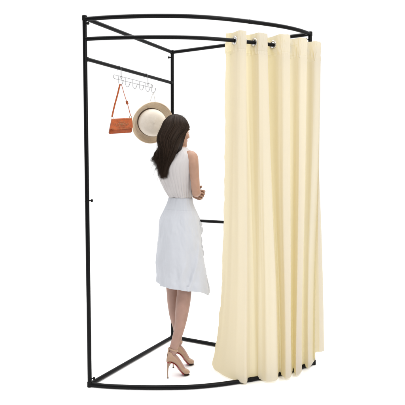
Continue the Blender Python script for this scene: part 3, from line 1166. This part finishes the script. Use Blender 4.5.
# ---- shoes
def shoe(s):
    e = bpy.data.objects.new("shoe", None)
    # upper: open U sections from heel counter to toe (u, bottom z, half width, rim height, tilt)
    SEC = [(-0.010, 0.104, 0.004, 0.068), (-0.006, 0.100, 0.015, 0.070), (0.002, 0.099, 0.0220, 0.068), (0.014, 0.098, 0.0262, 0.062), (0.030, 0.092, 0.0285, 0.052), (0.046, 0.080, 0.0290, 0.046),
           (0.062, 0.062, 0.0290, 0.046), (0.078, 0.040, 0.0300, 0.050), (0.090, 0.023, 0.0310, 0.046), (0.102, 0.012, 0.0310, 0.046), (0.116, 0.0075, 0.0290, 0.040),
           (0.128, 0.007, 0.0250, 0.0335), (0.138, 0.008, 0.0185, 0.027), (0.145, 0.011, 0.0095, 0.018), (0.147, 0.014, 0.003, 0.010)]
    RIM = [(-0.010, 0.166), (0.002, 0.163), (0.014, 0.154), (0.030, 0.140), (0.046, 0.125), (0.062, 0.108), (0.078, 0.089), (0.090, 0.072), (0.102, 0.058), (0.116, 0.0475), (0.128, 0.0405), (0.138, 0.034), (0.145, 0.027), (0.147, 0.021)]
    bm = bmesh.new()
    rows = []
    tab = [(u, Vector((z, w, h))) for u, z, w, h in SEC]
    for i in range(57):
        u = lerp(SEC[0][0], SEC[-1][0], i / 56)
        z0, w, h = crom(tab, u)
        close = sstep(0.066, 0.088, u)            # vamp closes over the foot
        row = []
        thm = lerp(PI * 0.60, PI * 0.985, close)
        h = interp(RIM, u) - z0
        for k in range(25):
            a = k / 24 * 2 - 1                     # -1..1 around the U
            th = a * lerp(PI * 0.60, PI * 0.985, close)
            lean = 0.0
            x = w * math.sin(th)
            z = z0 + h * (1 - math.cos(th)) / (1 - math.cos(thm))
            row.append(bm.verts.new(lf(s, u - 0.10 * (z - z0) * sstep(0.03, 0.07, u) + 0.16 * (z - z0) * (1 - sstep(0.0, 0.03, u)), x, z)))
        rows.append(row)
    for a, b in zip(rows, rows[1:]):
        for k in range(24):
            bm.faces.new((a[k], a[k + 1], b[k + 1], b[k]))
    bm.faces.new(rows[-1])
    bmesh.ops.recalc_face_normals(bm, faces=bm.faces[:])
    bmesh.ops.solidify(bm, geom=bm.faces[:], thickness=0.0016)
    up = obj("shoe", bm, M_nude, person, auto=60)
    # red sole following the arch, dark worn tread under the ball of the foot
    for nm_, ua, ub, mm in (("sole", -0.004, 0.100, M_red), ("tread", 0.1005, 0.141, M_dark)):
      bm = bmesh.new()
      rings = []
      for i in range(40):
        u = lerp(ua, ub, i / 39)
        z0, w, h = crom(tab, u)
        du = 0.002
        zz = crom(tab, u + du)[0] - crom(tab, u - du)[0]
        sl = Vector((-zz, 0, 2 * du)).normalized() if u < 0.138 else Vector((0, 0, 1))
        ring = []
        wd = max(0.003, w * 0.86) * (1.0 - 0.22 * sstep(-0.01, 0.02, u) + 0.10 * sstep(0.08, 0.10, u))
        for k in range(16):
            a = 2 * PI * k / 16
            o_ = math.sin(a) * 0.0028
            ring.append(lf(s, u + sl.x * (o_ - 0.0005), wd * math.cos(a), max(0.0012, z0 - 0.0005 + sl.z * (o_ - 0.0005)) if u < 0.1 else z0 - 0.004 + o_ * 0.9))
        rings.append(ring)
      loft(bm, rings)
      obj(nm_, bm, mm, up)
    # stiletto heel
    bm = bmesh.new()
    P = [lf(s, 0.012, 0, 0.100), lf(s, 0.006, 0, 0.088), lf(s, 0.000, 0, 0.070), lf(s, -0.0025, 0, 0.045), lf(s, -0.002, 0, 0.020), lf(s, -0.001, 0, 0.004)]
    q = catmull(P, 4)
    R = [0.0165, 0.0110, 0.0062, 0.0042, 0.0036, 0.0040]
    tube(bm, q, [lerp(R[min(i // 4, 5)], R[min(i // 4 + 1, 5)], (i % 4) / 4) for i in range(len(q))], 18)
    hl = obj("heel", bm, M_heelc, up)
    bm = bmesh.new()
    cyl(bm, lf(s, -0.001, 0, 0.0), lf(s, -0.001, 0, 0.005), 0.0055, 0.005, 14)
    obj("heel_tip", bm, M_dark, hl)
    # ankle strap with a little bow at the back
    bm = bmesh.new()
    pts = []
    for k in range(28):
        a = 2 * PI * k / 28
        pts.append(lf(s, 0.0345 + 0.0272 * math.cos(a), 0.0265 * math.sin(a), 0.172 - 0.010 * math.cos(a)))
    tube(bm, pts, 0.0034, 8, closed=True, flat=(1.5, 0.45), up=(0, 0, 1))
    ball(bm, lf(s, 0.0055, 0.0, 0.183), (0.0065, 0.0065, 0.0065), 12)
    st = obj("ankle_strap", bm, M_nude, up)
    bm = bmesh.new()
    tube(bm, [lf(s, 0.0075, 0, 0.180), lf(s, 0.0045, 0, 0.168), lf(s, 0.0005, 0, 0.150)], 0.0045, 10, flat=(1.0, 0.8))
    obj("heel_tab", bm, M_nude, up)
    bpy.data.objects.remove(e)
    return up
shoe(1)
shoe(-1)

# ---- hair
def hair_path(phi, layer, jit, ln):
    """phi: -1 (front left) .. 0 (back) .. 1 (front right, near the face); layer: 0 inside .. 1 outside"""
    az = phi * math.radians(128)                # angle from the back of the head
    bdir = -hf * math.cos(az) + hr * math.sin(az)
    lo = 0.003 + 0.010 * layer
    rx, rf, rz = 0.073 + lo, 0.094 + lo, 0.103 + lo
    part = hd_(0.030 - 0.055 * (1 - abs(phi)) , 0.010, 0.0)
    def onskull(el):
        cf = -math.cos(az) * rf * math.cos(el)
        cr_ = math.sin(az) * rx * math.cos(el)
        cz = rz * math.sin(el)
        ts = sstep(0.1, 1.5, el)
        cf = lerp(cf, lerp(-0.045, 0.050, abs(phi) ** 1.3), ts)
        cr_ = lerp(cr_, 0.006 + 0.003 * phi, ts)
        k = math.sqrt((cf / rf) ** 2 + (cr_ / rx) ** 2 + (cz / rz) ** 2)
        return hd_(-0.004 + cf / k, cr_ / k, cz / k)
    pts = [onskull(e) for e in (1.5, 1.3, 1.05, 0.8, 0.5, 0.2)]
    # below the ears everything is swept behind the shoulders
    back = -f
    ap = abs(phi)
    q = phi
    # nape level
    rfr = lerp(-0.106, 0.018, ap ** 1.6) - 0.022 * layer
    rri = math.copysign(min(0.082, 0.098 * ap ** 0.8), phi)
    if phi > 0.6:
        rri = lerp(0.078, 0.072, (phi - 0.6) / 0.4)
    pts.append(HEADC + hf * (rfr - 0.006) + hr * rri * (1 + 0.08 * layer) - UP * 0.050)
    # shoulder level
    base = Vector((C0.x, C0.y, 0))
    pts.append(base + f * (-0.114 + 0.045 * max(0, phi) ** 2 - 0.030 * layer - 0.004 * ap) + r_ * (0.076 * phi + 0.010) + UP * 1.402)
    pts.append(base + f * (-0.120 - 0.020 * layer + 0.010 * phi) + r_ * (0.070 * q - 0.004) + UP * 1.330)
    # tips: longer towards her right, lifting out to her left
    tz = lerp(1.345, 1.228, sstep(-1.0, 0.30, phi)) + 0.035 * sstep(0.35, 1.0, phi) + (1 - ln) * 0.09
    tip = base + f * (-0.138 - 0.018 * layer + 0.018 * max(0, phi) - 0.016 * max(0, -phi)) + r_ * (0.052 * q - 0.006 - 0.016 * max(0, -phi)) + UP * tz
    pts[-1] = lerp(pts[-1], tip, 0.0)
    if pts[-1].z < tz + 0.03:
        pts[-1].z = lerp(1.402, tz, 0.5)
    pts.append(tip)
    for i in range(5, len(pts)):
        k = ((i - 4) / 5) ** 1.5
        pts[i] = pts[i] + jit * k * 0.022
    return pts

HN = 26
def sample(pts, n):
    c = catmull(pts, 6)
    out = []
    m = len(c) - 1
    for i in range(n):
        x = i / (n - 1) * m
        a = int(x)
        b = min(a + 1, m)
        out.append(lerp(c[a], c[b], x - a))
    return out

bm = bmesh.new()
tl = bm.verts.layers.float_color.new("tint")
# under-layer: a closed sheet of hair beneath the strands
ringsA = []
for layer in (0.55,):
    cols_ = []
    for i in range(49):
        phi = -1 + 2 * i / 48
        cols_.append(sample(hair_path(phi, layer, Vector((0, 0, 0)), 0.86), 40))
    vv = [[bm.verts.new(p) for p in c] for c in cols_]
    for c in vv:
        for v in c:
            v[tl] = (0.020, 0.013, 0.010, 1)
    for a, b in zip(vv, vv[1:]):
        for k in range(39):
            bm.faces.new((a[k], a[k + 1], b[k + 1], b[k]))
vv2 = []
for i in range(49):
    phi = -1 + 2 * i / 48
    vv2.append([bm.verts.new(p) for p in sample(hair_path(phi, -0.3, Vector((0, 0, 0)), 0.80), 40)])
for c in vv2:
    for v in c:
        v[tl] = (0.015, 0.010, 0.008, 1)
for a, b in zip(vv2, vv2[1:]):
    for k in range(39):
        bm.faces.new((a[k], a[k + 1], b[k + 1], b[k]))
rnd = random.Random(11)
for sidx in range(5200):
    phi = rnd.uniform(-1, 1)
    clump = round(phi * 44) / 44
    phi2 = lerp(phi, clump, 0.30)
    layer = rnd.uniform(0.45, 1.0) ** 0.7
    cr2 = random.Random(int(clump * 1000) + 5)
    cj = Vector((cr2.gauss(0, 0.28), cr2.gauss(0, 0.28), cr2.gauss(0, 0.2)))
    jit = cj + Vector((rnd.gauss(0, 0.22), rnd.gauss(0, 0.22), 0))
    ln = cr2.uniform(0.90, 1.08) * rnd.uniform(0.80, 1.02)
    pts = sample(hair_path(phi2, layer, jit, ln), HN)
    w = rnd.uniform(0.0005, 0.0010)
    wave_ph = cr2.uniform(0, 6.28)
    g = 0.85 * rnd.uniform(0.5, 1.7) * cr2.uniform(0.85, 1.2)
    col = (0.030 * g, 0.0185 * g, 0.0125 * g, 1)
    for i in range(len(pts)):
        k = i / (HN - 1)
        pts[i] = pts[i] + (hr * 0.6 - hf * 0.4) * 0.0028 * max(0, k - 0.5) * 2 * math.sin(k * 16 + wave_ph)
    rad = [w * (0.6 + 0.6 * min(1, i / 4)) * (1 if i < HN - 9 else max(0.12, (HN - 1 - i) / 9)) for i in range(HN)]
    vr = tube(bm, pts, rad, 4, cap=False)
    for i, ring in enumerate(vr):
        kk = 1 + 0.35 * sstep(0.6, 1.0, i / HN)
        for v in ring:
            v[tl] = (col[0] * kk, col[1] * kk, col[2] * kk, 1)
for q in range(70):     # flyaways
    phi = rnd.uniform(-0.9, 0.8)
    pts = sample(hair_path(phi, 1.15, Vector((rnd.gauss(0, 0.7), rnd.gauss(0, 0.7), rnd.gauss(0, 0.3))), rnd.uniform(0.8, 1.15)), HN)
    off = Vector((rnd.gauss(0, 1), rnd.gauss(0, 1), 0)) * 0.004
    pts = [p + off * math.sin(3.1 * i / HN + 0.2) for i, p in enumerate(pts)]
    for ring in tube(bm, pts, [0.00035] * HN, 3, cap=False):
        for v in ring:
            v[tl] = (0.035, 0.022, 0.015, 1)
obj("hair", bm, M_hair, person, auto=None, normals=False)
